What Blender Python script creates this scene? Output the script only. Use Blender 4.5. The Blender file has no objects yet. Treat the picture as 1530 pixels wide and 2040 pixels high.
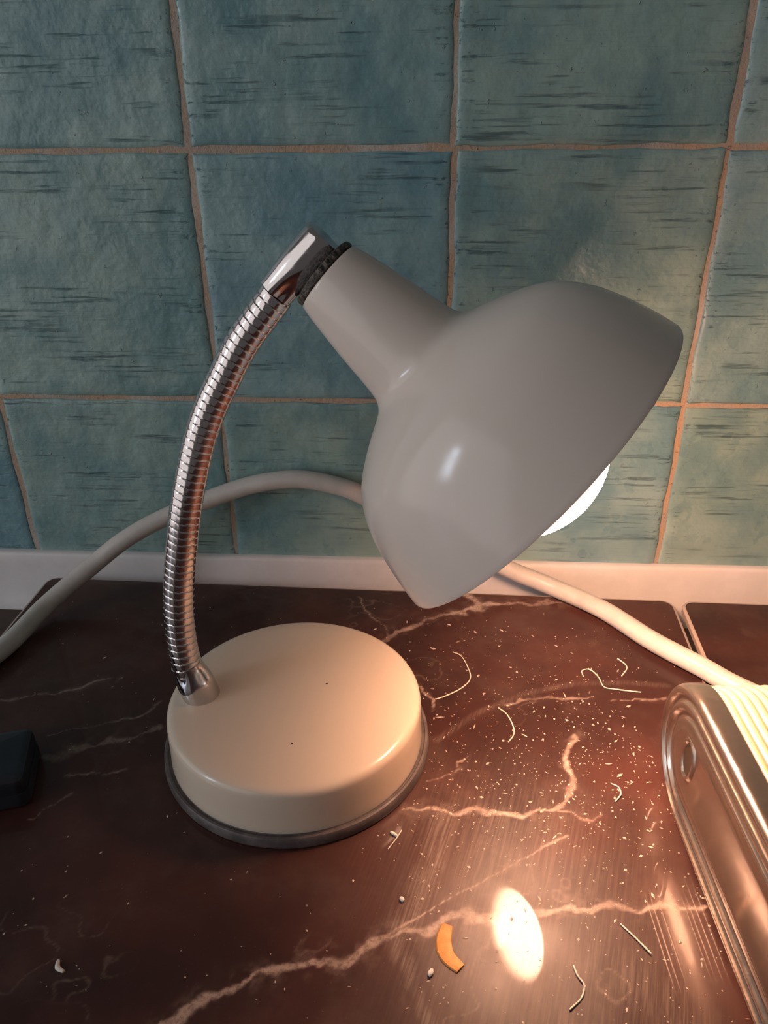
import bpy, bmesh, math, random
import numpy as np
from mathutils import Vector, Matrix, Euler
random.seed(7)

# ---------------------------------------------------------------- camera, world, lamps, exposure
# All lengths below are in "u" (a tile is 150 u wide); U turns them into metres (a tile is 10 cm).
U = 0.1 / 150.0
scene = bpy.context.scene
COL = scene.collection
cam_data = bpy.data.cameras.new('camera')
cam = bpy.data.objects.new('camera', cam_data)
COL.objects.link(cam)
cam.rotation_euler = Euler((math.radians(61.50067), math.radians(0.71715), math.radians(3.66488)), 'XYZ')
cam.location = Vector((142.75, -488.79, 34.58)) * U
cam_data.sensor_fit = 'VERTICAL'
cam_data.sensor_height = 24.0
cam_data.lens = 24.0 * 1590.6 / 2040.0
cam_data.clip_start = 0.01
cam_data.clip_end = 50
scene.camera = cam

world = bpy.data.worlds.new('world')
scene.world = world
world.use_nodes = True
world.node_tree.nodes['Background'].inputs[0].default_value = (1.0, 0.93, 0.90, 1)
world.node_tree.nodes['Background'].inputs[1].default_value = 0.08

scene.view_settings.view_transform = 'Standard'
scene.view_settings.look = 'None'
scene.view_settings.gamma = 1.0
scene.view_settings.exposure = 0.0
scene.view_settings.use_curve_mapping = False
try:
    scene.cycles.use_denoising = True
    scene.cycles.max_bounces = 10
    scene.cycles.sample_clamp_indirect = 8.0
except Exception:
    pass

# daylight through the window of the room, to the left and a little behind the camera: two casements
def window_light(name, offset_u, w, h, power):
    lamp_at = Vector((150, -230, -80)) * U
    d = Vector((-0.87, -0.44, 0.24)).normalized()
    side = d.cross(Vector((0, 0, 1))).normalized()
    l = bpy.data.lights.new(name, 'AREA')
    l.shape = 'RECTANGLE'; l.size = w; l.size_y = h
    l.energy = power
    l.color = (0.72, 0.84, 1.0)
    o = bpy.data.objects.new(name, l)
    COL.objects.link(o)
    o.location = lamp_at + d * 1.9 + side * offset_u
    o.rotation_euler = (-d).to_track_quat('-Z', 'Y').to_euler()
    return o
window_light('window_daylight', -0.05, 0.07, 0.62, 2.4)
window_light('window_daylight', 0.05, 0.07, 0.62, 2.4)

# added broad, dim fill light on the window side, standing in for room bounce
l = bpy.data.lights.new('fill_light', 'AREA')
l.shape = 'RECTANGLE'; l.size = 2.1; l.size_y = 1.7; l.energy = 10.0; l.color = (1.0, 0.93, 0.91)
o = bpy.data.objects.new('fill_light', l)
COL.objects.link(o)
d = Vector((-0.85, -0.46, 0.12)).normalized()
o.location = Vector((150, -230, -80)) * U + d * 1.5
o.rotation_euler = (-d).to_track_quat('-Z', 'Y').to_euler()

# ---------------------------------------------------------------- node helpers
class Nodes:
    def __init__(self, name):
        self.mat = bpy.data.materials.new(name)
        self.mat.use_nodes = True
        self.nt = self.mat.node_tree
        self.bsdf = self.nt.nodes['Principled BSDF']
        self.out = self.nt.nodes['Material Output']
    def _set(self, sock, v):
        if isinstance(v, bpy.types.NodeSocket):
            self.nt.links.new(v, sock)
        elif v is not None:
            if sock.type == 'RGBA' and len(v) == 3:
                v = (*v, 1)
            sock.default_value = v
    def coord(self, which='Object'):
        return self.nt.nodes.new('ShaderNodeTexCoord').outputs[which]
    def m(self, op, a, b=None, c=None, clamp=False):
        n = self.nt.nodes.new('ShaderNodeMath'); n.operation = op; n.use_clamp = clamp
        for i, v in enumerate((a, b, c)):
            if v is not None: self._set(n.inputs[i], v)
        return n.outputs[0]
    def vm(self, op, a, b=None, scale=None):
        n = self.nt.nodes.new('ShaderNodeVectorMath'); n.operation = op
        self._set(n.inputs[0], a)
        if b is not None: self._set(n.inputs[1], b)
        if scale is not None: self._set(n.inputs['Scale'], scale)
        return n.outputs['Value'] if op in ('DOT_PRODUCT', 'LENGTH', 'DISTANCE') else n.outputs[0]
    def noise(self, vec, scale, detail=3, rough=0.55, color=False, dist=0.0):
        n = self.nt.nodes.new('ShaderNodeTexNoise')
        self._set(n.inputs['Vector'], vec)
        n.inputs['Scale'].default_value = scale
        n.inputs['Detail'].default_value = detail
        n.inputs['Roughness'].default_value = rough
        n.inputs['Distortion'].default_value = dist
        return n.outputs['Color'] if color else n.outputs['Fac']
    def step(self, v, lo, hi, a=0.0, b=1.0):
        n = self.nt.nodes.new('ShaderNodeMapRange'); n.interpolation_type = 'SMOOTHSTEP'
        self._set(n.inputs[0], v)
        for i, x in enumerate((lo, hi, a, b)): self._set(n.inputs[i + 1], x)
        return n.outputs[0]
    def mix(self, f, a, b):
        n = self.nt.nodes.new('ShaderNodeMix'); n.data_type = 'RGBA'
        self._set(n.inputs[0], f); self._set(n.inputs[6], a); self._set(n.inputs[7], b)
        return n.outputs[2]
    def bump(self, h, strength, dist, normal=None):
        n = self.nt.nodes.new('ShaderNodeBump')
        self._set(n.inputs['Height'], h)
        n.inputs['Strength'].default_value = strength
        n.inputs['Distance'].default_value = dist
        if normal is not None: self._set(n.inputs['Normal'], normal)
        return n.outputs[0]
    def polyline(self, p, pts):
        """distance (u) from p to a polyline in the plane"""
        best = None
        for (ax, ay), (bx, by) in zip(pts[:-1], pts[1:]):
            ba = Vector((bx - ax, by - ay, 0)); l2 = ba.length_squared
            pa = self.vm('SUBTRACT', p, (ax, ay, 0))
            h = self.m('MULTIPLY', self.vm('DOT_PRODUCT', pa, tuple(ba)), 1.0 / l2, clamp=True)
            q = self.vm('SCALE', tuple(ba), scale=h)
            d = self.vm('DISTANCE', pa, q)
            best = d if best is None else self.m('MINIMUM', best, d)
        return best
    def set(self, **kw):
        for k, v in kw.items():
            self._set(self.bsdf.inputs[k.replace('_', ' ')], v)
        return self.mat

def simple(name, color, rough=0.5, metal=0.0, **kw):
    n = Nodes(name)
    return n.set(Base_Color=color, Roughness=rough, Metallic=metal, **kw)

# ---------------------------------------------------------------- mesh helpers
def mk(name, verts, faces, mats, parent=None, origin=(0, 0, 0), angle=35, midx=None, smooth=True, fix=True):
    """one mesh object; verts in u, baked relative to origin (u)"""
    o3 = Vector(origin)
    me = bpy.data.meshes.new(name)
    me.from_pydata([tuple((Vector(v) - o3) * U) for v in verts], [], faces)
    if fix:
        bm = bmesh.new(); bm.from_mesh(me)
        bmesh.ops.recalc_face_normals(bm, faces=bm.faces)
        bm.to_mesh(me); bm.free()
    for m_ in (mats if isinstance(mats, (list, tuple)) else [mats]): me.materials.append(m_)
    if midx:
        for p, i in zip(me.polygons, midx): p.material_index = i
    if smooth:
        me.polygons.foreach_set('use_smooth', [True] * len(me.polygons))
        me.set_sharp_from_angle(angle=math.radians(angle))
    ob = bpy.data.objects.new(name, me)
    COL.objects.link(ob)
    if parent is None: ob.location = o3 * U
    else: ob.parent = parent
    return ob

def empty(name, loc):
    o = bpy.data.objects.new(name, None)
    o.empty_display_size = 0.01
    COL.objects.link(o)
    o.location = Vector(loc) * U
    return o

def tag(o, label=None, cat=None, group=None, kind=None):
    for k, v in (('label', label), ('category', cat), ('group', group), ('kind', kind)):
        if v: o[k] = v
    return o

def frame_of(axis, hint=(0, 0, 1)):
    a = Vector(axis).normalized()
    x = Vector(hint).cross(a)
    if x.length < 1e-4: x = Vector((1, 0, 0)).cross(a)
    x.normalize()
    return x, a.cross(x), a

def lathe(profile, origin, axis, seg=64, cap0=True, cap1=True, hint=(0, 0, 1), closed=False):
    """profile: (r, s) pairs, s along axis"""
    x, y, a = frame_of(axis, hint); o = Vector(origin)
    V, F = [], []
    for r, s in profile:
        for k in range(seg):
            t = 2 * math.pi * k / seg
            V.append(o + a * s + (x * math.cos(t) + y * math.sin(t)) * r)
    n = len(profile)
    for i in range(n - (0 if closed else 1)):
        j = (i + 1) % n
        for k in range(seg):
            k2 = (k + 1) % seg
            F.append((i * seg + k, i * seg + k2, j * seg + k2, j * seg + k))
    if not closed:
        if cap0: F.append(tuple(range(seg))[::-1])
        if cap1: F.append(tuple((n - 1) * seg + k for k in range(seg)))
    return V, F

def catmull(pts, per):
    P = [Vector(p) for p in pts]
    P = [P[0] * 2 - P[1]] + P + [P[-1] * 2 - P[-2]]
    out = []
    for i in range(1, len(P) - 2):
        p0, p1, p2, p3 = P[i - 1:i + 3]
        for k in range(per):
            t = k / per
            out.append(0.5 * ((2 * p1) + (p2 - p0) * t + (2 * p0 - 5 * p1 + 4 * p2 - p3) * t * t + (3 * p1 - p0 - 3 * p2 + p3) * t ** 3))
    out.append(P[-2])
    return out

def resample(path, n):
    d = [0]
    for a, b in zip(path[:-1], path[1:]): d.append(d[-1] + (b - a).length)
    out, j = [], 0
    for i in range(n):
        s = d[-1] * i / (n - 1)
        while j < len(d) - 2 and d[j + 1] < s: j += 1
        f = (s - d[j]) / max(1e-9, d[j + 1] - d[j])
        out.append(path[j].lerp(path[j + 1], min(1, max(0, f))))
    return out, d[-1]

def sweep(path, radius, seg=16, hint=(0, 1, 0), caps=True):
    """radius: number or f(s, theta, i); theta 0 points along hint side"""
    V, F = [], []
    s = 0
    t0 = (path[1] - path[0]).normalized()
    x = Vector(hint) - t0 * Vector(hint).dot(t0); x.normalize()
    for i, p in enumerate(path):
        a = path[max(0, i - 1)]; b = path[min(len(path) - 1, i + 1)]
        t = (b - a).normalized()
        x = (x - t * x.dot(t)).normalized(); y = t.cross(x)
        if i: s += (p - path[i - 1]).length
        for k in range(seg):
            th = 2 * math.pi * k / seg
            r = radius(s, th, i) if callable(radius) else radius
            V.append(p + (x * math.cos(th) + y * math.sin(th)) * r)
    for i in range(len(path) - 1):
        for k in range(seg):
            k2 = (k + 1) % seg
            F.append((i * seg + k, i * seg + k2, (i + 1) * seg + k2, (i + 1) * seg + k))
    if caps:
        F.append(tuple(range(seg))[::-1])
        F.append(tuple((len(path) - 1) * seg + k for k in range(seg)))
    return V, F

def extrude_x(section, x0, x1, n=1):
    V, F = [], []
    m_ = len(section)
    for i in range(n + 1):
        for y, z in section: V.append((x0 + (x1 - x0) * i / n, y, z))
    for i in range(n):
        for k in range(m_):
            k2 = (k + 1) % m_
            F.append((i * m_ + k, i * m_ + k2, (i + 1) * m_ + k2, (i + 1) * m_ + k))
    F.append(tuple(range(m_))); F.append(tuple(n * m_ + k for k in range(m_)))
    return V, F

def rounded_rect(x0, y0, x1, y1, r, k=6):
    pts = []
    for cx, cy, a0 in ((x1 - r, y1 - r, 0), (x0 + r, y1 - r, 90), (x0 + r, y0 + r, 180), (x1 - r, y0 + r, 270)):
        for i in range(k + 1):
            a = math.radians(a0 + 90 * i / k)
            pts.append((cx + r * math.cos(a), cy + r * math.sin(a)))
    return pts

def loft(rings, cap0=True, cap1=True):
    m_ = len(rings[0]); V = [v for r in rings for v in r]; F = []
    for i in range(len(rings) - 1):
        for k in range(m_):
            k2 = (k + 1) % m_
            F.append((i * m_ + k, i * m_ + k2, (i + 1) * m_ + k2, (i + 1) * m_ + k))
    if cap0: F.append(tuple(range(m_))[::-1])
    if cap1: F.append(tuple((len(rings) - 1) * m_ + k for k in range(m_)))
    return V, F

def inset_poly(pts, d):
    n = len(pts); out = []
    for i in range(n):
        a, b, c = Vector(pts[i - 1]), Vector(pts[i]), Vector(pts[(i + 1) % n])
        e1, e2 = (b - a).normalized(), (c - b).normalized()
        nn = (Vector((-e1.y, e1.x)) + Vector((-e2.y, e2.x))).normalized()
        out.append(tuple(b + nn * d))
    return out

# ---------------------------------------------------------------- materials
def mat_tile():
    n = Nodes('teal_glazed_tile')
    info = n.nt.nodes.new('ShaderNodeObjectInfo')
    p = n.vm('SCALE', n.coord(), scale=1 / U)
    p = n.vm('ADD', p, n.vm('SCALE', (317.0, 531.0, 713.0), scale=info.outputs['Random']))
    cloud = n.noise(p, 0.018, 4, 0.6)
    sv = n.vm('MULTIPLY', p, (0.018, 1.0, 0.42))
    st = n.noise(sv, 1.0, 4, 0.62)
    patch = n.noise(n.vm('MULTIPLY', p, (0.016, 1, 0.05)), 1.0, 2)
    streak = n.m('MULTIPLY', n.step(st, 0.54, 0.68), n.step(patch, 0.42, 0.60))
    fine = n.noise(n.vm('MULTIPLY', p, (0.05, 1.0, 1.4)), 1.0, 3, 0.6)
    base = n.mix(n.step(cloud, 0.32, 0.68), (0.140, 0.258, 0.285), (0.275, 0.395, 0.378))
    tint = n.mix(info.outputs['Random'], (0.90, 0.98, 1.06), (1.06, 1.03, 0.94))
    mul = n.nt.nodes.new('ShaderNodeMix'); mul.data_type = 'RGBA'; mul.blend_type = 'MULTIPLY'
    mul.inputs[0].default_value = 1.0
    n._set(mul.inputs[6], base); n._set(mul.inputs[7], tint)
    base = mul.outputs[2]
    base = n.mix(n.m('MULTIPLY', streak, 0.78), base, (0.035, 0.085, 0.105))
    base = n.mix(n.m('MULTIPLY', n.step(fine, 0.55, 0.75), 0.18), base, (0.08, 0.13, 0.14))
    # pale grime splashes and pits
    spl = n.step(n.noise(p, 0.16, 4, 0.7), 0.66, 0.76)
    base = n.mix(n.m('MULTIPLY', spl, 0.30), base, (0.36, 0.38, 0.34))
    lump = n.noise(p, 0.045, 3, 0.5)
    dents = n.noise(p, 0.12, 3, 0.6)
    h = n.m('ADD', n.m('MULTIPLY', lump, 1.6), n.m('MULTIPLY', dents, 0.5))
    h = n.m('SUBTRACT', h, n.m('MULTIPLY', streak, 0.28))
    h = n.m('ADD', h, n.m('MULTIPLY', fine, 0.10))
    h = n.m('ADD', h, n.m('MULTIPLY', spl, 0.5))
    nrm = n.bump(h, 0.9, U * 1.4)
    rough = n.step(n.noise(p, 0.05, 3), 0.3, 0.7, 0.22, 0.42)
    return n.set(Base_Color=base, Roughness=rough, Normal=nrm, IOR=1.5)

def mat_grout():
    n = Nodes('orange_grout')
    p = n.vm('SCALE', n.coord(), scale=1 / U)
    a = n.noise(p, 0.025, 4, 0.65)
    b = n.noise(p, 0.35, 3, 0.7)
    c = n.mix(n.step(a, 0.38, 0.60), (0.36, 0.30, 0.25), (0.43, 0.30, 0.20))
    c = n.mix(n.step(b, 0.60, 0.74), c, (0.12, 0.06, 0.035))
    c = n.mix(n.m('MULTIPLY', n.step(n.noise(p, 0.014, 2), 0.52, 0.66), 0.6), c, (0.52, 0.47, 0.42))
    return n.set(Base_Color=c, Roughness=0.75, Normal=n.bump(b, 0.8, U * 1.0))

def mat_cream(name='cream_enamel', chips=(), c0=(0.70, 0.60, 0.53), c1=(0.74, 0.645, 0.57)):
    n = Nodes(name)
    p = n.vm('SCALE', n.coord(), scale=1 / U)
    c = n.mix(n.noise(p, 0.03, 2), c0, c1)
    rough = n.step(n.noise(p, 0.06, 3), 0.3, 0.7, 0.15, 0.24)
    for (x, y, z, r) in chips:
        d = n.vm('DISTANCE', n.vm('ADD', p, n.vm('SCALE', n.noise(p, 0.9, 1, color=True), scale=0.8)), (x + .4, y + .4, z + .4))
        c = n.mix(n.step(d, r, r * 0.6), c, (0.03, 0.015, 0.01))
    return n.set(Base_Color=c, Roughness=rough, IOR=1.5)

def mat_chrome(name='worn_chrome', col=(0.62, 0.60, 0.60), lo=0.07, hi=0.2, grime=0.0, metal=1.0):
    n = Nodes(name)
    p = n.vm('SCALE', n.coord(), scale=1 / U)
    a = n.noise(p, 0.2, 4, 0.7)
    rough = n.step(a, 0.35, 0.75, lo, hi)
    c = n.mix(n.m('MULTIPLY', n.step(n.noise(p, 0.6, 3, 0.75), 0.56, 0.74), grime), col, (0.20, 0.13, 0.08))
    return n.set(Base_Color=c, Metallic=metal, Roughness=rough, Normal=n.bump(n.noise(p, 0.35, 2, 0.6), 0.03, U * 0.3))

VEINS = [  # (points in u, half width, strength, fuzz)
 ([(44.3,-319.9),(55.8,-311.7),(69.7,-303.0),(84.6,-296.1),(100.5,-292.0),(110.6,-290.4),(119.4,-284.5),(132.7,-278.2),(149.6,-271.6),(164.6,-268.4),(190.3,-268.2),(203.6,-263.9),(218.9,-261.4),(234.6,-262.9),(285.1,-253.4)], 3.0, 0.62),
 ([(110.7,-290.8),(145.2,-265.9),(176.8,-245.5),(196.3,-232.3),(208.9,-224.6)], 0.8, 0.6),
 ([(129.8,-213.4),(149.5,-213.0),(166.7,-213.0),(186.2,-214.1),(205.8,-211.5),(212.3,-205.0),(215.4,-192.0),(215.9,-174.9),(223.4,-157.9)], 2.0, 0.75),
 ([(205.8,-212.1),(215.2,-213.4),(227.5,-212.2)], 1.0, 0.6),
 ([(109.3,-79.0),(123.4,-68.8),(139.5,-56.5),(162.9,-46.4),(176.9,-35.8),(204.2,-33.9),(242.3,-28.6)], 3.2, 0.7),
 ([(168.0,-27.1),(176.5,-36.9)], 5.0, 0.75),
 ([(92.1,-33.1),(102.4,-52.0),(111.7,-65.6),(114.5,-84.0)], 0.9, 0.45),
 ([(134.6,-119.9),(141.3,-131.0),(147.2,-144.1)], 1.0, 0.6),
 ([(-108.1,-146.4),(-89.4,-141.2),(-66.1,-131.2),(-44.4,-123.3)], 1.4, 0.4),
 ([(-67.1,-170.9),(-46.2,-165.9),(-31.2,-160.0),(-13.2,-143.8)], 1.0, 0.3),
 ([(-61.2,-189.2),(-49.7,-185.0),(-35.5,-178.7),(-21.3,-171.6),(-6.8,-163.9)], 3.6, 0.32),
 ([(-45.9,-200.6),(-25.2,-198.5),(-17.5,-194.0)], 1.0, 0.35),
 ([(-54.3,-228.4),(-45.5,-219.6),(-39.9,-214.5)], 1.2, 0.35),
 ([(141.9,-195.9),(154.8,-185.0),(164.1,-178.2)], 1.0, 0.4),
 ([(184.1,-134.0),(213.4,-128.2),(237.0,-124.1)], 1.4, 0.35),
 ([(247.5,-129.5),(279.2,-127.1)], 0.9, 0.5),
]
ARC = [(146.8,-165.6),(169.4,-143.0),(199.3,-124.6),(229.6,-115.2),(259.4,-112.8),(282.3,-114.4)]  # faint pale arc mixed into the board colour
SMEARS_HAZE = [  # wiping marks; the last and widest is haze painted round the bulb reflection: (points, half width, strength)
 ([(152.0,-217.4),(146.0,-235.0),(140.6,-253.9),(133.7,-275.9),(131.0,-287.1)], 7, 0.9),
 ([(174.9,-219.1),(171.6,-236.4),(167.0,-262.3),(159.9,-285.5)], 14, 0.55),
 ([(134.3,-291.2),(138.8,-303.1),(143.9,-314.2)], 4, 0.8),
 ([(185.4,-290.5),(191.5,-311.5)], 9, 0.6),
 ([(198.6,-232.2),(193.2,-270.9)], 12, 0.4),
 ([(205.1,-283.0),(222.1,-290.9),(240.1,-310.1)], 18, 0.45),
 ([(178.0,-240.0),(186.0,-270.0),(190.0,-300.0)], 62, 0.30),
]
def mat_marble(off, full=True):
    n = Nodes('black_marble_glass')
    p = n.vm('ADD', n.vm('SCALE', n.coord(), scale=1 / U), off)
    def attr(nm):
        x = n.nt.nodes.new('ShaderNodeAttribute'); x.attribute_name = nm
        return x.outputs['Fac']
    grain = n.noise(p, 0.40, 4, 0.75)
    broad = n.noise(p, 0.012, 3, 0.6)
    c = n.mix(n.step(broad, 0.35, 0.7), (0.034, 0.0130, 0.0105), (0.070, 0.0245, 0.0185))
    cl = n.m('MULTIPLY', n.step(n.noise(p, 0.022, 5, 0.7, dist=0.6), 0.58, 0.8), 0.07)
    vein = cl
    if full:
        vein = n.m('MAXIMUM', cl, n.m('MULTIPLY', attr('vein'), n.step(grain, 0.30, 0.60, 0.35, 1.0)))
    c = n.mix(vein, c, (0.62, 0.48, 0.39))
    # dried dirt film, wiping streaks, fine dust and the painted reflection haze on the glass
    dirt_haze = n.m('MULTIPLY', n.step(n.noise(p, 0.03, 4, 0.7), 0.45, 0.8), 0.035)
    if full:
        dx, dy = 0.27, 0.963          # the cloth went this way
        across = n.vm('DOT_PRODUCT', p, (dy, -dx, 0)); along = n.vm('DOT_PRODUCT', p, (dx, dy, 0))
        cmb = n.nt.nodes.new('ShaderNodeCombineXYZ')
        n._set(cmb.inputs[0], n.m('MULTIPLY', across, 0.75)); n._set(cmb.inputs[1], n.m('MULTIPLY', along, 0.03))
        st = n.step(n.noise(cmb.outputs[0], 1.0, 4, 0.7), 0.36, 0.72)
        dirt_haze = n.m('ADD', dirt_haze, n.m('MULTIPLY', attr('smear_haze'), n.m('ADD', 0.03, n.m('MULTIPLY', st, 0.26))))
    mic = n.m('MULTIPLY', n.step(n.noise(p, 0.9, 2, 0.6), 0.70, 0.77), n.step(n.noise(p, 0.05, 3, 0.6), 0.42, 0.62))
    dirt_haze = n.m('ADD', dirt_haze, n.m('MULTIPLY', mic, 0.16))
    c = n.mix(dirt_haze, c, (0.66, 0.54, 0.44))
    rough = n.m('ADD', n.step(n.noise(p, 0.04, 4, 0.6), 0.35, 0.75, 0.34, 0.46), n.m('MULTIPLY', dirt_haze, 0.6))
    crough = n.m('ADD', 0.02, n.m('MULTIPLY', dirt_haze, 0.22))
    return n.set(Base_Color=c, Roughness=rough, Coat_Weight=0.22, Coat_Roughness=crough, IOR=1.45, Specular_IOR_Level=0.35)

def mat_plain_noise(name, c0, c1, scale, rough, bump=0.0, **kw):
    n = Nodes(name)
    p = n.vm('SCALE', n.coord(), scale=1 / U)
    f = n.noise(p, scale, 4, 0.65)
    args = dict(Base_Color=n.mix(n.step(f, 0.35, 0.68), c0, c1), Roughness=rough, **kw)
    if bump: args['Normal'] = n.bump(f, bump, U)
    return n.set(**args)

def mat_bulb(axis, hot_dir):
    """reflector bulb: frosted glowing front, mirrored sides, filament spot showing through the frosting"""
    n = Nodes('reflector_bulb')
    nrm = n.coord('Normal')
    d = n.vm('DOT_PRODUCT', nrm, tuple(axis))
    front = n.step(d, 0.70, 0.87)
    hot = n.step(n.vm('DOT_PRODUCT', nrm, tuple(hot_dir.normalized())), 0.97, 0.992)
    st = n.m('ADD', n.m('ADD', n.m('MULTIPLY', front, 240.0), n.m('MULTIPLY', n.m('MULTIPLY', hot, front), 170.0)), 3.5)
    return n.set(Base_Color=(0.42, 0.40, 0.38), Metallic=1.0, Roughness=0.3, Emission_Color=(1.0, 0.525, 0.32), Emission_Strength=st)

M_TILE, M_GROUT = mat_tile(), mat_grout()
M_CHROME = mat_chrome()
M_NECK = mat_chrome('gooseneck_chrome', (0.66, 0.62, 0.62), 0.10, 0.2)
M_PLATE = mat_chrome('polished_end_plate', (0.40, 0.335, 0.28), 0.17, 0.27, 0.10, 0.93)
M_TRIM = mat_plain_noise('white_trim_plastic', (0.66, 0.63, 0.62), (0.71, 0.68, 0.67), 0.05, 0.38)
M_CORD = mat_plain_noise('white_cord_rubber', (0.53, 0.49, 0.45), (0.59, 0.55, 0.50), 0.08, 0.36)
M_COUNTER = mat_plain_noise('dark_counter', (0.040, 0.020, 0.016), (0.065, 0.032, 0.024), 0.08, 0.45)
M_BLACK = mat_plain_noise('black_plastic', (0.014, 0.015, 0.022), (0.024, 0.025, 0.034), 0.05, 0.33)
M_RIM = mat_plain_noise('dark_grey_plastic', (0.075, 0.062, 0.060), (0.135, 0.115, 0.110), 0.12, 0.4, 0.2)
M_WASHER = mat_plain_noise('greasy_black_washer', (0.015, 0.012, 0.010), (0.13, 0.10, 0.075), 0.5, 0.4, 0.9)
M_INNER = simple('dull_inner_enamel', (0.60, 0.55, 0.48), 0.4)
M_EDGE = simple('glass_edge_glint', (0.40, 0.32, 0.28), 0.25)  # paler than the glass: light caught by the edge is in its colour
M_RUBBER = simple('rubber_foot_black', (0.02, 0.02, 0.02), 0.7)
M_LINT = simple('pale_lint', (0.80, 0.72, 0.60), 0.9)
M_DUST = simple('pale_dust', (0.62, 0.50, 0.40), 0.9)
M_PEEL = mat_plain_noise('orange_peel', (0.62, 0.25, 0.045), (0.74, 0.34, 0.08), 0.3, 0.55, 0.4)
M_CRUMB = simple('white_crumb', (0.78, 0.74, 0.68), 0.85)
M_DIFF = mat_plain_noise('cream_ribbed_glass', (0.46, 0.41, 0.25), (0.50, 0.45, 0.28), 0.05, 0.3)
M_HOLE_SHADE = simple('hole_shade', (0.03, 0.022, 0.015), 0.5)

# ---------------------------------------------------------------- the wall, its tiles, trim and counter
ZB = -282.0       # top of the boards
ZC = -313.0       # counter
V, F = extrude_x([(1.35, -330), (1.35, 620), (40, 620), (40, -330)], -520, 720)
wall = tag(mk('wall_back', V, F, M_GROUT, smooth=False), kind='structure')

def tile_mesh(variant):
    rnd = random.Random(100 + variant)
    w = 150 - 2.3; N = 22
    ph = [rnd.uniform(0, 6.28) for _ in range(12)]
    def wav(t, k): return 0.38 * math.sin(t * 0.11 + ph[k]) + 0.28 * math.sin(t * 0.31 + ph[k + 1]) + 0.2 * math.sin(t * 0.73 + ph[k + 2])
    # non-uniform grid: dense near the edges so the rounded glaze lip has a shape
    g = [0, .004, .010, .021, .042, .075] + [.12 + .76 * i / (N - 11) for i in range(N - 10)] + [.925, .958, .979, .990, .996, 1]
    V, F = [], []
    n = len(g)
    for b in g:
        for a in g:
            x = (a - .5) * w; z = (b - .5) * w
            x += wav(z, 0) * max(0, 1 - a * 8) + wav(z, 3) * max(0, 1 - (1 - a) * 8)
            z += wav(x, 6) * max(0, 1 - b * 8) + wav(x, 9) * max(0, 1 - (1 - b) * 8)
            e = min(a, 1 - a, b, 1 - b) * w
            y = 0.0
            if e < 3.2: y += 1.7 * (1 - math.sqrt(max(0, 1 - ((3.2 - e) / 3.2) ** 2)))
            y += 0.22 * math.sin(x * .045 + ph[1]) * math.sin(z * .05 + ph[4])
            y -= 0.35 * math.exp(-((e - 6.5) / 3.0) ** 2)   # the glaze builds a soft ridge just inside the edge
            V.append((x, y + 0.35, z))
    for j in range(n - 1):
        for i in range(n - 1): F.append((j * n + i, j * n + i + 1, (j + 1) * n + i + 1, (j + 1) * n + i))
    m0 = len(V)   # skirt back into the wall
    ring = [i for i in range(n)] + [j * n + n - 1 for j in range(1, n)] + [(n - 1) * n + i for i in range(n - 2, -1, -1)] + [j * n for j in range(n - 2, 0, -1)]
    for r in ring: V.append((V[r][0], 6.0, V[r][2]))
    for k in range(len(ring)):
        k2 = (k + 1) % len(ring)
        F.append((ring[k], m0 + k, m0 + k2, ring[k2]))
    return V, F
tile_protos = []
for v in range(5):
    V, F = tile_mesh(v)
    o = mk('tile', V, F, M_TILE, parent=wall, angle=60)
    tile_protos.append(o)
used = 0
for j in range(-4, 2):
    for i in range(-3, 5):
        k = random.randrange(5)
        if used < 5: o = tile_protos[used]
        else:
            o = tile_protos[k].copy(); COL.objects.link(o); o.parent = wall
        used += 1
        jx, jz = random.uniform(-.5, .5), random.uniform(-.5, .5)
        o.location = Vector((i * 150 + 75 + jx, random.uniform(-.25, .25), -j * 150 - 75 + jz)) * U
        o.rotation_euler = (random.uniform(-.003, .003), random.uniform(-.003, .003), random.uniform(-.003, .003))

sec = [(0.5, -268.8), (-3.2, -268.6), (-4.6, -269.4), (-5.4, -271), (-6.2, -278), (-7.4, -287), (-9.4, -297), (-12.4, -307), (-15, -312.2), (-15, -313), (0.5, -313)]
V, F = extrude_x(sec, -520, 720)
tag(mk('trim_1', V, F, M_TRIM, angle=40), kind='structure')
V, F = extrude_x([(0.5, ZC), (-640, ZC), (-640, ZC - 60), (0.5, ZC - 60)], -520, 720)
tag(mk('countertop', V, F, M_COUNTER, smooth=False), kind='structure')

# ---------------------------------------------------------------- the two marble boards
def vnoise(x, y, scale, seed):
    """smooth value noise in -1..1"""
    r = np.random.RandomState(seed); g = r.rand(256, 256) * 2 - 1
    x = x * scale; y = y * scale
    xi = np.floor(x).astype(int); yi = np.floor(y).astype(int)
    fx = x - xi; fy = y - yi
    fx = fx * fx * (3 - 2 * fx); fy = fy * fy * (3 - 2 * fy)
    q = lambda i, j: g[(xi + i) % 256, (yi + j) % 256]
    return (q(0, 0) * (1 - fx) + q(1, 0) * fx) * (1 - fy) + (q(0, 1) * (1 - fx) + q(1, 1) * fx) * fy
def fbm(x, y, scale, seed, n=4):
    return sum(vnoise(x, y, scale * 2 ** k, seed + k) * 0.55 ** k for k in range(n))
def poly_dist(x, y, pts):
    best = None
    for (ax, ay), (bx, by) in zip(pts[:-1], pts[1:]):
        dx, dy = bx - ax, by - ay
        h = np.clip(((x - ax) * dx + (y - ay) * dy) / (dx * dx + dy * dy), 0, 1)
        d = np.hypot(x - ax - h * dx, y - ay - h * dy)
        best = d if best is None else np.minimum(best, d)
    return best
def smooth(v, lo, hi):
    t = np.clip((v - lo) / (hi - lo), 0, 1)
    return t * t * (3 - 2 * t)
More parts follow.
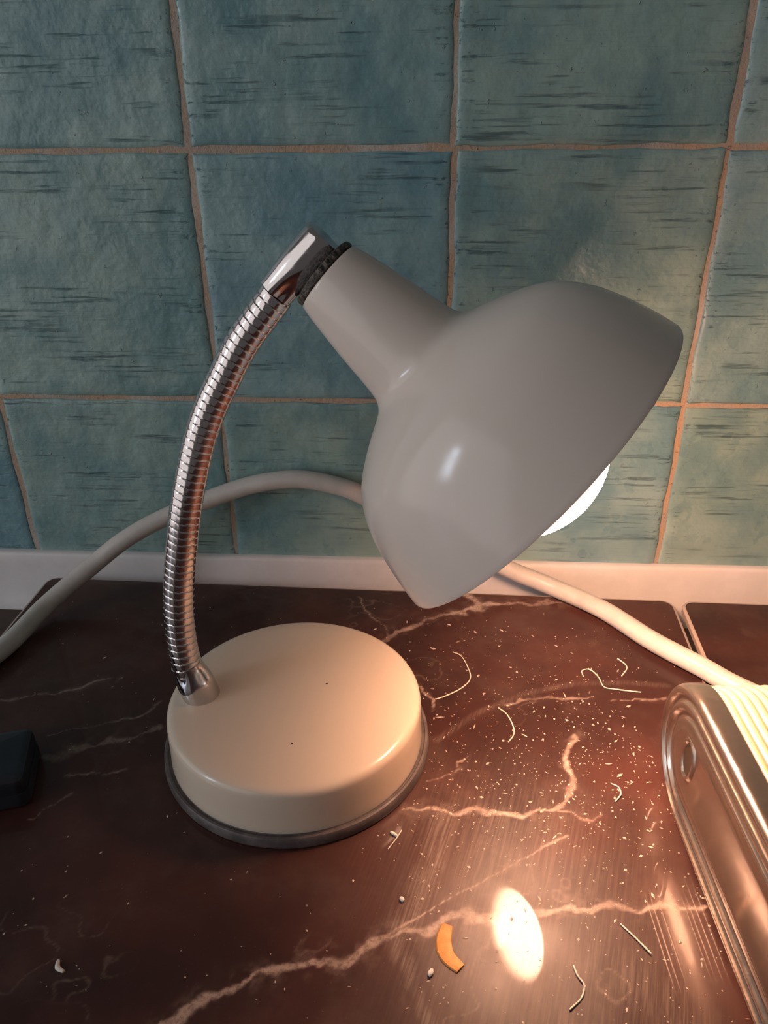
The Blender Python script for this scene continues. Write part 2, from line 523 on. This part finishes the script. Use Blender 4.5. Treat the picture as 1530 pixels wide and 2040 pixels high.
def marble_attributes(x, y):
    wx, wy = fbm(x, y, 0.09, 1), fbm(x, y, 0.09, 11)
    qx, qy = x + 2.6 * wx, y + 2.6 * wy
    vein = np.zeros_like(x)
    for k, (pts, w, st) in enumerate(VEINS):
        f_ = 0.15 if k == 1 else 1.0
        d = poly_dist(x + (qx - x) * f_, y + (qy - y) * f_, pts)
        ww = w * (0.75 + 0.6 * fbm(x, y, 0.06, 40 + k, 3))
        ww = np.maximum(ww, 0.35)
        core = 1 - smooth(d, ww * 0.25, ww)
        wisp = (1 - smooth(d, 0, w * 3.5)) * 0.22 * smooth(fbm(x, y, 0.2, 70 + k), -0.2, 0.8)
        fade = 0.55 + 0.45 * smooth(fbm(x, y, 0.05, 90 + k, 3), -0.5, 0.3)
        vein = np.maximum(vein, np.maximum(core, wisp) * st * fade)
    hair = np.abs(fbm(x, y, 0.011, 7, 5))
    vein = np.maximum(vein, (1 - smooth(hair, 0, 0.02)) * 0.16 * smooth(fbm(x, y, 0.02, 17, 2), 0.0, 0.5))
    smear_haze = np.zeros_like(x)
    for k, (pts, w, st) in enumerate(SMEARS_HAZE):
        d = poly_dist(x + 3 * wx, y + 3 * wy, pts)
        smear_haze = np.maximum(smear_haze, (1 - smooth(d, w * 0.05, w * 1.5)) * st)
    smear_haze = np.maximum(smear_haze, (1 - smooth(poly_dist(x, y, ARC), 0.5, 3.2)) * 0.3)
    return vein, smear_haze
def board(x0, x1, y0, y1, yaw, pivot, label, full):
    c, s = math.cos(yaw), math.sin(yaw)
    def rot(pt): dx, dy = pt[0] - pivot[0], pt[1] - pivot[1]; return (pivot[0] + dx * c - dy * s, pivot[1] + dx * s + dy * c)
    ol = [rot(q) for q in rounded_rect(x0, y0, x1, y1, 9, 8)]
    org = ((x0 + x1) / 2, (y0 + y1) / 2, ZC)
    rings = []
    for d, z in ((0.6, ZB - 5), (0, ZB - 4.4), (0, ZB - 0.9), (0.5, ZB - 0.35), (1.9, ZB)):
        rings.append([(q[0], q[1], z) for q in inset_poly(ol, d)])
    V, F = loft(rings, cap1=False)
    m_ = len(ol)
    mi = [1] * (m_ * 4) + [1]
    # printed top: a grid fine enough to carry the veins of the print
    step = 0.9 if full else 12.0
    i_ = 1.9; R = 9 - i_
    gx = np.unique(np.concatenate([np.arange(x0 + i_, x1 - i_, step), [x1 - i_]]))
    gy = np.unique(np.concatenate([[y0 + i_], np.arange(-335, y1 - i_, step), [y1 - i_]]))
    X, Y = np.meshgrid(gx, gy)
    for sx, cx in ((-1, x0 + i_ + R), (1, x1 - i_ - R)):
        cy = y1 - i_ - R
        dx, dy = (X - cx) * sx, Y - cy
        L_ = np.hypot(dx, dy)
        out = (dx > 0) & (dy > 0) & (L_ > R)
        X = np.where(out, cx + sx * dx / np.maximum(L_, 1e-6) * R, X); Y = np.where(out, cy + dy / np.maximum(L_, 1e-6) * R, Y)
    XR = pivot[0] + (X - pivot[0]) * c - (Y - pivot[1]) * s
    YR = pivot[1] + (X - pivot[0]) * s + (Y - pivot[1]) * c
    b0 = len(V); ny, nx = XR.shape
    V = V + [(x, y, ZB) for x, y in zip(XR.ravel().tolist(), YR.ravel().tolist())]
    idx = np.arange(nx * ny).reshape(ny, nx) + b0
    quads = np.stack([idx[:-1, :-1], idx[:-1, 1:], idx[1:, 1:], idx[1:, :-1]], -1).reshape(-1, 4).tolist()
    F = F + [tuple(q) for q in quads]; mi = mi + [0] * len(quads)
    o = mk('marble_board', V, F, [mat_marble(org, full), M_EDGE], origin=org, angle=30, midx=mi, fix=False)
    if full:
        ve, sm_ = marble_attributes(np.array([v[0] for v in V]), np.array([v[1] for v in V]))
        for nm, val in (('vein', ve), ('smear_haze', sm_)):
            at = o.data.attributes.new(nm, 'FLOAT', 'POINT')
            at.data.foreach_set('value', val.astype(np.float32))
    tag(o, label, 'board', 'marbled boards')
    for fx, fy in ((x0 + 22, y0 + 22), (x1 - 22, y0 + 22), (x0 + 22, y1 - 30), (x1 - 22, y1 - 30)):
        q = rot((fx, fy))
        V, F = lathe([(7, 0), (8, 1.5), (8, 20), (6.5, ZB - 5 - ZC)], (q[0], q[1], ZC), (0, 0, 1), 16)
        mk('foot', V, F, M_RUBBER, parent=o, origin=org)
    return o
board(-136.8, 307.6, -560, -15.6, math.radians(-1.25), (-136.8, -15.6), 'large black marble-patterned glass board the cream lamp stands on', True)
board(312.0, 690, -560, -25.4, math.radians(-1.25), (312.0, -25.4), 'black glass board right of the thin gap, behind the ribbed fixture', False)

# ---------------------------------------------------------------- the desk lamp
LB = (71.6, -169.0, ZB)
lamp = tag(empty('desk_lamp', LB), 'cream desk lamp with chrome gooseneck and lit bulb', 'lamp')
BX, BY = LB[0], LB[1]
M_BASE = mat_cream('cream_enamel_base', [(87.7 - BX, -161.8 - BY, 33.4, 0.9), (76.4 - BX, -205.5 - BY, 33.2, 0.7), (118.0 - BX, -214.5 - BY, 28.5, 1.1)], (0.66, 0.545, 0.43), (0.69, 0.58, 0.46))
M_SHADE = mat_cream('cream_enamel_shade')
prof = [(66.8, 5.0), (67.0, 6.0), (66.8, 9), (66.5, 20), (66.4, 27.5), (66.1, 29.2), (65.3, 30.6), (64.0, 31.5), (62.2, 32.0), (57, 32.6), (50, 33.2), (30, 33.8), (12, 34), (3, 34.05)]
V, F = lathe(prof, LB, (0, 0, 1), 128)
mk('base', V, F, M_BASE, lamp, LB, 30)
prof = [(69.0, 0), (70.6, 0.5), (71.0, 1.6), (70.6, 5.6), (70.1, 6.4), (69.0, 6.5), (68.3, 5.7), (67.4, 5.6), (67.0, 6.1), (65.5, 6.1)]
V, F = lathe(prof, LB, (0, 0, 1), 128)
mk('base_rim', V, F, M_RIM, lamp, LB, 40)

# gooseneck: a spiral-wound tube
G = [(16.8,-171.0,-228.5),(15.6,-169.0,-214.6),(15.9,-167.0,-198.8),(17.4,-165.0,-183.6),(20.8,-163.0,-164.4),(25.9,-161.0,-140.5),(31.6,-159.0,-120.4),(36.4,-157.0,-106.1),(41.4,-155.0,-94.6),(48.2,-153.0,-82.3),(58.0,-151.0,-65.9),(71.5,-149.0,-49.2)]
start = Vector((19.4, -171.6, -237.0))
path = catmull([start] + G, 24)
path.append(path[-1] + (path[-1] - path[-4]).normalized() * 4)
PITCH, SUB = 3.75, 12
_, L = resample(path, 10)
path, L = resample(path, int(L / PITCH * SUB))
def neck_r(s, th, i):
    f = (s / PITCH + th / (2 * math.pi)) % 1.0
    if f < 0.08: r = -0.32
    elif f < 0.26: r = -0.05 + 0.06 * math.sin((f - .08) / .18 * math.pi)
    else: r = 0.015 * math.sin((f - .26) / .74 * math.pi)
    return 7.6 + r
V, F = sweep(path, neck_r, 48, hint=(0, -1, 0))
mk('gooseneck', V, F, M_NECK, lamp, LB, 50)

def ferrule(p_wide, p_narrow, r_wide, r_narrow, dent_dir, lip):
    """short chrome tube, crimped in a V where it grips the gooseneck"""
    a, b = Vector(p_wide), Vector(p_narrow)
    n = 26; pth = [a.lerp(b, i / (n - 1)) for i in range(n)]
    hint = Vector(dent_dir)
    Lf = (b - a).length
    def rad(s, th, i):
        t = s / Lf
        k = max(0, (t - .45) / .55); k = k * k * (3 - 2 * k)
        r = r_wide + (r_narrow - r_wide) * k
        dth = math.atan2(math.sin(th), math.cos(th))
        r -= 2.1 * k * math.exp(-(dth / 0.42) ** 2)
        dth2 = abs(dth) - 2.2
        r -= 1.0 * k * math.exp(-(dth2 / 0.5) ** 2)
        if t < .03: r -= 0.5 * (1 - t / .03)
        return r
    return sweep(pth, rad, 64, hint=hint)
low_dir = Vector((23.2, -171.9, -251.5)); top_low = Vector((17.0, -171.2, -229.5))
V, F = ferrule(low_dir + (low_dir - top_low).normalized() * 3, top_low, 9.6, 8.3, (-0.35, -1, 0), 1)
mk('ferrule', V, F, M_CHROME, lamp, LB, 35)
SA = Vector((96.4, -150.0, -37.9))
az, el = math.radians(-11.2), math.radians(39.9)
SN = Vector((math.cos(el) * math.cos(az), math.cos(el) * math.sin(az), -math.sin(el)))
tube_dir = Vector((25.6, 2.0, 26.0)).normalized()
tube_c = SA - SN * 11.6
tube_hi = tube_c + tube_dir * 11.6
tube_lo = tube_c - tube_dir * 20.0
V, F = ferrule(tube_hi, tube_lo, 8.7, 8.0, (0.35, -1, -0.2), 1)
mk('ferrule', V, F, M_CHROME, lamp, LB, 35)
# ridged washer between the chrome tube and the shade
x, y, a = frame_of(SN)
V, F = [], []
seg = 96
for r, s, k in ((6, -3.4, 0), (14.4, -3.4, 0), (15.9, -2.9, 1), (16.3, -1.7, 1), (16.2, -0.5, 1), (14.8, 0.1, 0), (6, 0.1, 0)):
    for i in range(seg):
        t = 2 * math.pi * i / seg
        rr = r - (0.45 if (i % 4) < 2 else 0.0) * k
        V.append(SA + SN * s + (x * math.cos(t) + y * math.sin(t)) * rr)
for i in range(6):
    for k in range(seg): F.append((i * seg + k, i * seg + (k + 1) % seg, (i + 1) * seg + (k + 1) % seg, (i + 1) * seg + k))
F.append(tuple(range(seg))); F.append(tuple(6 * seg + k for k in range(seg)))
mk('washer', V, F, M_WASHER, lamp, LB, 25)

# shade: outer skin, rolled rim, white inside
SP = [(0,16.2),(4,17.3),(12,18.9),(26,21.3),(40,23.3),(47,24.5),(50.8,25.9),(53.6,28.6),(55.8,32.8),(58.4,38.8),(62.2,46.4),(66.5,53.8),(71.5,60.2),(78,65.6),(85.5,70.1),(93.5,73.5),(102,76.3),(111,78.7),(119.6,80.5)]
sm = catmull([(q[0], q[1], 0) for q in SP], 5)
outer = [(v.y, v.x) for v in sm]
outer = [(14.6, 0.0), (15.6, 0.25)] + [(r, max(s, 0.5)) for r, s in outer]
inner = [(r - 1.3, s + (0.9 if s < 60 else 0.2)) for r, s in outer if s > 6 and s < 118.5]
full_prof = outer + [(80.4, 120.3), (79.8, 120.6), (79.3, 120.2)] + inner[::-1]
V, F = lathe(full_prof, SA, SN, 128, cap0=True, cap1=True)
n_out = len(outer) + 1
mi = []
for i in range(len(full_prof) - 1): mi += [0 if i < n_out else 1] * 128
mi += [0, 1]
shade = mk('shade', V, F, [M_SHADE, M_INNER], lamp, LB, 32, midx=mi)

# bulb with its glowing envelope and the screw cap inside the neck
BS, BR = 108.4, 40.2
bp = []
for i in range(25):
    t = math.pi * i / 24 * 0.80
    bp.append((max(0.3, BR * math.sin(t)), BS + BR * math.cos(t)))
bp += [(17.5, BS - 38), (13.5, BS - 45), (12.6, BS - 52)]
V, F = lathe(bp[::-1], SA, SN, 64)
mk('bulb', V, F, mat_bulb(SN, Vector((0.13, -0.42, -0.88))), lamp, LB, 60)
cp = [(6, BS - 80), (11.5, BS - 76)]
for i in range(12): cp.append((12.4 if i % 2 else 11.2, BS - 75 + i * 2.0))
cp.append((11, BS - 51.5))
V, F = lathe(cp, SA, SN, 32)
mk('bulb_cap', V, F, M_CHROME, lamp, LB, 60)

# ---------------------------------------------------------------- the cord
CP = [(-260,-330,-306.8),(-205,-262,-306.0),(-162,-196,-287),(-144,-152,-275.9),(-124.6,-108,-275.6),(-113.6,-66,-271.0),(-90.3,-42,-255.9),(-66.5,-31,-239.4),(-39.8,-22,-226.7),(-2.3,-13.5,-213.2),(25.7,-11,-204.9),(53.2,-10,-202.2),(80.2,-10,-207.4),(97,-10.5,-214.6),(141.6,-13,-235.9),(190.6,-17.4,-262.7),(225.2,-24.5,-274.2),(255.3,-47.6,-275.7),(280.3,-80,-275.7),(303.7,-104,-275.7),(330,-126,-275.7)]
# the last stretch runs on under the near side of the fixture's far end, then away to the right
CP = CP[:-1] + [(318, -120, -275.7), (340, -135, -275.7), (385, -146, -275.7), (450, -150, -275.7)]
path, L = resample(catmull(CP, 16), 260)
V, F = sweep(path, 6.2, 20, hint=(0, -1, 0.3))
o = mk('power_cord', V, F, M_CORD, origin=(0, 0, ZB), angle=60)
tag(o, 'thick white cord arching up the tiles behind the desk lamp', 'cord')

# ---------------------------------------------------------------- the ribbed fixture at the right
P0 = Vector((260.0, -206.3, ZB)); DV = Vector((0.06117, -0.99813, 0)); PX = Vector((0.99813, 0.06117, 0))
FO = P0 + DV * 120 + PX * 60
fix = tag(empty('ribbed_fixture', FO), 'ribbed cream fixture with grooved polished metal end plate', 'fixture')
UC, ZR, UL = 7.5, 37.6, 330.0
def stadium(r, depth, cz=ZR):
    pts = []
    k = 40
    for i in range(k + 1):                       # far rounded end, from bottom round to top
        t = -math.pi / 2 - math.pi * i / k
        pts.append((UC + r * math.cos(t), cz + r * math.sin(t)))
    for i in range(1, 8): pts.append((UC + (UL - UC) * i / 8, cz + r))
    for i in range(k + 1):
        t = math.pi / 2 - math.pi * i / k
        pts.append((UL + r * math.cos(t), cz + r * math.sin(t)))
    for i in range(7, 0, -1): pts.append((UC + (UL - UC) * i / 8, cz - r))
    return [P0 + DV * u + PX * depth + Vector((0, 0, z)) for u, z in pts]
rings = [stadium(r, d) for r, d in (
    (34.0, 11.5), (36.2, 11.5), (36.9, 11.0), (37.0, 10.2), (37.0, 4.2), (36.8, 2.6), (36.1, 1.2), (35.0, 0.35), (33.8, 0.0),
    (32.7, 0.2), (32.2, 1.0), (31.6, 1.8), (30.4, 2.2), (29.2, 1.8), (28.6, 1.0), (28.0, 0.4), (26.8, 0.2),
    (25.6, 0.35), (25.0, 1.1), (24.4, 1.9), (23.2, 2.3), (22.0, 1.9), (21.4, 1.2), (20.8, 0.7), (19.6, 0.55),
    (17.4, 0.6), (16.4, 0.15), (15.6, 0.0), (14.8, 0.2), (13.8, 0.6))]
V, F = loft(rings, cap0=False, cap1=True)
mk('end_plate', V, F, M_PLATE, fix, FO, 40)
# keyhole-like mounting hole near the rounded end, with a raised lip
HV = []
HC = P0 + DV * 7.6 + Vector((0, 0, 41.5))
for ru, rz, d in ((8.0, 12.2, 0.58), (7.2, 11.4, -0.2), (6.4, 10.6, -0.7), (5.6, 9.8, -0.5), (5.0, 9.2, 0.3), (4.7, 8.8, 0.56)):
    HV.append([HC + DV * (ru * math.cos(t)) + Vector((0, 0, rz * math.sin(t))) + PX * d for t in [2 * math.pi * i / 40 for i in range(40)]])
V, F = loft(HV, cap0=False, cap1=False)
lip = mk('hole_lip', V, F, M_PLATE, fix, FO, 60)
ring = [HC + DV * (4.8 * math.cos(t)) + Vector((0, 0, 8.9 * math.sin(t))) + PX * 0.45 for t in [2 * math.pi * i / 40 for i in range(40)]]
ring2 = [HC + DV * (3.2 * math.cos(t)) + Vector((0, 0, 7.0 * math.sin(t) - .6)) + PX * 0.52 for t in [2 * math.pi * i / 40 for i in range(40)]]
V, F = loft([ring, ring2], cap0=False)
mk('hole', V, F, M_HOLE_SHADE, fix, FO, 60)  # flat dark disc; the shade inside the hole is its colour
rings = []
xx = 9.5; RP = 4.3
while xx < 215:
    f = ((xx - 12) / RP) % 1.0
    r = 34.2 + (1.5 * abs(math.sin(math.pi * f)) ** 0.7 if xx > 12 else 0)
    rings.append(stadium(r, xx)); xx += RP / 8
V, F = loft(rings, cap0=True, cap1=True)
mk('ribbed_diffuser', V, F, M_DIFF, fix, FO, 50)

# ---------------------------------------------------------------- black box at the left edge
BO = (-93.0, -212.0, ZB)
box = tag(empty('plastic_box', BO), 'black plastic box with rounded edges at left side of the board', 'box')
def box_ring(d, z):
    yaw = math.radians(17); c, s = math.cos(yaw), math.sin(yaw)
    out = []
    for px, py in inset_poly(rounded_rect(-38, -20, 34, 20, 5, 6), d): out.append((BO[0] + px * c - py * s, BO[1] + px * s + py * c, ZB + z))
    return out
V, F = loft([box_ring(1.2, 0), (box_ring(0, 1.2)), box_ring(0, 9.0)])
mk('box_body', V, F, M_BLACK, box, BO, 35)
V, F = loft([box_ring(0.8, 8.6), box_ring(0.5, 9.6), box_ring(0.5, 14.5), box_ring(1.1, 16.6), box_ring(2.6, 17.6), box_ring(5, 18)])
mk('box_lid', V, F, M_BLACK, box, BO, 35)
V, F = lathe([(9, 17.6), (10.2, 18.6), (9.4, 18.9), (8.4, 18.2), (3, 17.9)], (BO[0] - 8, BO[1] - 2, ZB), (0, 0, 1), 40)
mk('raised_ring', V, F, M_BLACK, box, BO, 60)

# ---------------------------------------------------------------- crumbs, lint and dust on the boards
THREADS = [
 ([(156.4,-89.5),(161.3,-93.2),(164.8,-102.7),(166.6,-113.8),(161.3,-123.0),(152.4,-130.4),(146.0,-133.3)], 'long bent pale thread just right of the lamp base'),
 ([(181.8,-138.7),(186.2,-144.2),(188.9,-153.9),(188.7,-159.7),(185.5,-165.5)], 'short pale thread curved like a bracket, in front of the long bent thread'),
 ([(234.1,-109.1),(234.0,-104.0),(238.9,-102.9),(243.0,-109.1),(244.7,-118.0),(252.1,-120.3),(265.1,-121.4)], 'hooked pale thread shaped like a tilted S left of the end plate'),
 ([(257.6,-91.0),(261.1,-96.6),(261.1,-101.3),(256.9,-107.5)], 'tiny kinked pale thread between the white cord and the hooked thread'),
 ([(225.2,-269.0),(230.0,-275.0),(235.0,-281.9)], 'straight pale thread beside the reflection of the end plate'),
 ([(202.7,-288.4),(203.7,-292.4),(205.7,-296.3),(203.9,-301.3),(198.8,-306.0)], 'wavy pale thread lying nearest the camera, below the bulb reflection'),
 ([(130.4,-225.9),(128.2,-230.9),(124.6,-237.3)], 'thin straight hair in front of the lamp base'),
 ([(235.3,-191.6),(238.6,-194.1),(238.7,-198.9),(235.2,-203.2)], 'small curled fibre close to the left side of the end plate'),
]
for pts, lab in THREADS:
    pth, L = resample(catmull([(a, b, ZB + 0.45 + 0.25 * ((i * 7) % 3)) for i, (a, b) in enumerate(pts)], 8), 40)
    w = [random.uniform(.8, 1.25) for _ in range(41)]
    V, F = sweep(pth, lambda s, th, i: (0.34 if 'hair' not in lab else 0.26) * w[i], 6, hint=(0, 0, 1))
    tag(mk('lint_thread', V, F, M_LINT, origin=(pts[0][0], pts[0][1], ZB), angle=80), lab, 'thread', 'lint threads on the marble board')
# orange sliver: a flat crescent
pth, L = resample(catmull([(151.9,-273.6,0),(150.4,-280.6,0),(151.8,-287.0,0),(157.2,-292.2,0)], 8), 18)
rings = []
for i, q in enumerate(pth):
    a_, b_ = pth[max(0, i - 1)], pth[min(17, i + 1)]
    t = (b_ - a_).normalized(); nrm = Vector((-t.y, t.x, 0))
    w = 3.4 * (0.72 + 0.28 * math.sin(math.pi * i / 17)); h = 1.1
    rings.append([q + nrm * (w * cx) + Vector((0, 0, ZB + h * cz + 0.02)) for cx, cz in ((-1, .15), (-.85, .8), (-.3, 1.0), (.4, .9), (.9, .55), (1, .1), (.6, 0), (-.6, 0))])
V, F = loft(rings)
tag(mk('peel_sliver', V, F, M_PEEL, origin=(151.9, -281, ZB), angle=40), 'curved orange peel sliver left of the bulb reflection', 'peel')
def crumb(pts, r, lab, mat=None):
    pth, L = resample(catmull([(a, b, ZB + r * .8) for a, b in pts], 8), 12)
    V, F = sweep(pth, lambda s, th, i: r * (0.55 + 0.45 * math.sin(math.pi * (i + .8) / 12.6)), 8, hint=(0, 0, 1))
    tag(mk('crumb', V, F, mat or M_CRUMB, origin=(pts[0][0], pts[0][1], ZB), angle=60), lab, 'crumb', 'crumbs on the marble board')
crumb([(-7.1,-298.2),(-6.2,-301.1),(-3.1,-302.6)], 1.0, 'hooked white crumb alone on the dark front left of the board')
crumb([(125.2,-227.4),(128.6,-229.5)], 0.8, 'stubby pale crumb beside the straight hair in front of the lamp base', M_LINT)
crumb([(131.5,-262.0),(133.0,-263.5)], 1.0, 'round pale crumb left of the wiping streaks')
crumb([(144.6,-296.0),(145.8,-293.4)], 1.1, 'oval white crumb just below the orange peel sliver')

# dust: hundreds of tiny flakes nobody could count
V, F = [], []
def flake(x, y, sx, sy, sz, a):
    b = len(V); c, s = math.cos(a), math.sin(a)
    for px, py, pz in ((-1, 0, .3), (0, -1, .4), (1, 0, .3), (0, 1, .4), (0, 0, 1), (0, 0, 0)):
        V.append((x + px * sx * c - py * sy * s, y + px * sx * s + py * sy * c, ZB + 0.03 + pz * sz))
    for i in range(4):
        F.append((b + i, b + (i + 1) % 4, b + 4)); F.append((b + (i + 1) % 4, b + i, b + 5))
rd = random.Random(5)
cnt = 0
while cnt < 1500:
    u = rd.random()
    if u < 0.42: x, y = rd.gauss(215, 45), rd.gauss(-185, 42)
    elif u < 0.75: x, y = rd.uniform(135, 270), rd.uniform(-320, -60)
    else: x, y = rd.uniform(-120, 300), rd.uniform(-330, -25)
    if not (-130 < x < 300 and -330 < y < -30): continue
    if (x - BX) ** 2 + (y - BY) ** 2 < 72 ** 2: continue
    if x > 258 + (y + 130) * -0.06 and y < -112: continue
    if -125 < x < -42 and -238 < y < -185: continue
    k = rd.random()
    s = 0.13 + 0.17 * rd.random() if k < .72 else (0.3 + 0.25 * rd.random() if k < .96 else 0.55 + 0.3 * rd.random())
    e = 1 + 1.6 * rd.random() ** 2 if rd.random() < .8 else 2.5 + 4 * rd.random()
    if e > 2.6: s *= 0.55
    flake(x, y, s * e, s, s * .8, rd.uniform(0, 6.28)); cnt += 1
o = mk('dust_specks', V, F, M_DUST, origin=(150, -200, ZB), smooth=False)
tag(o, 'pale dust specks scattered over the black marbled board', 'dust', kind='stuff')
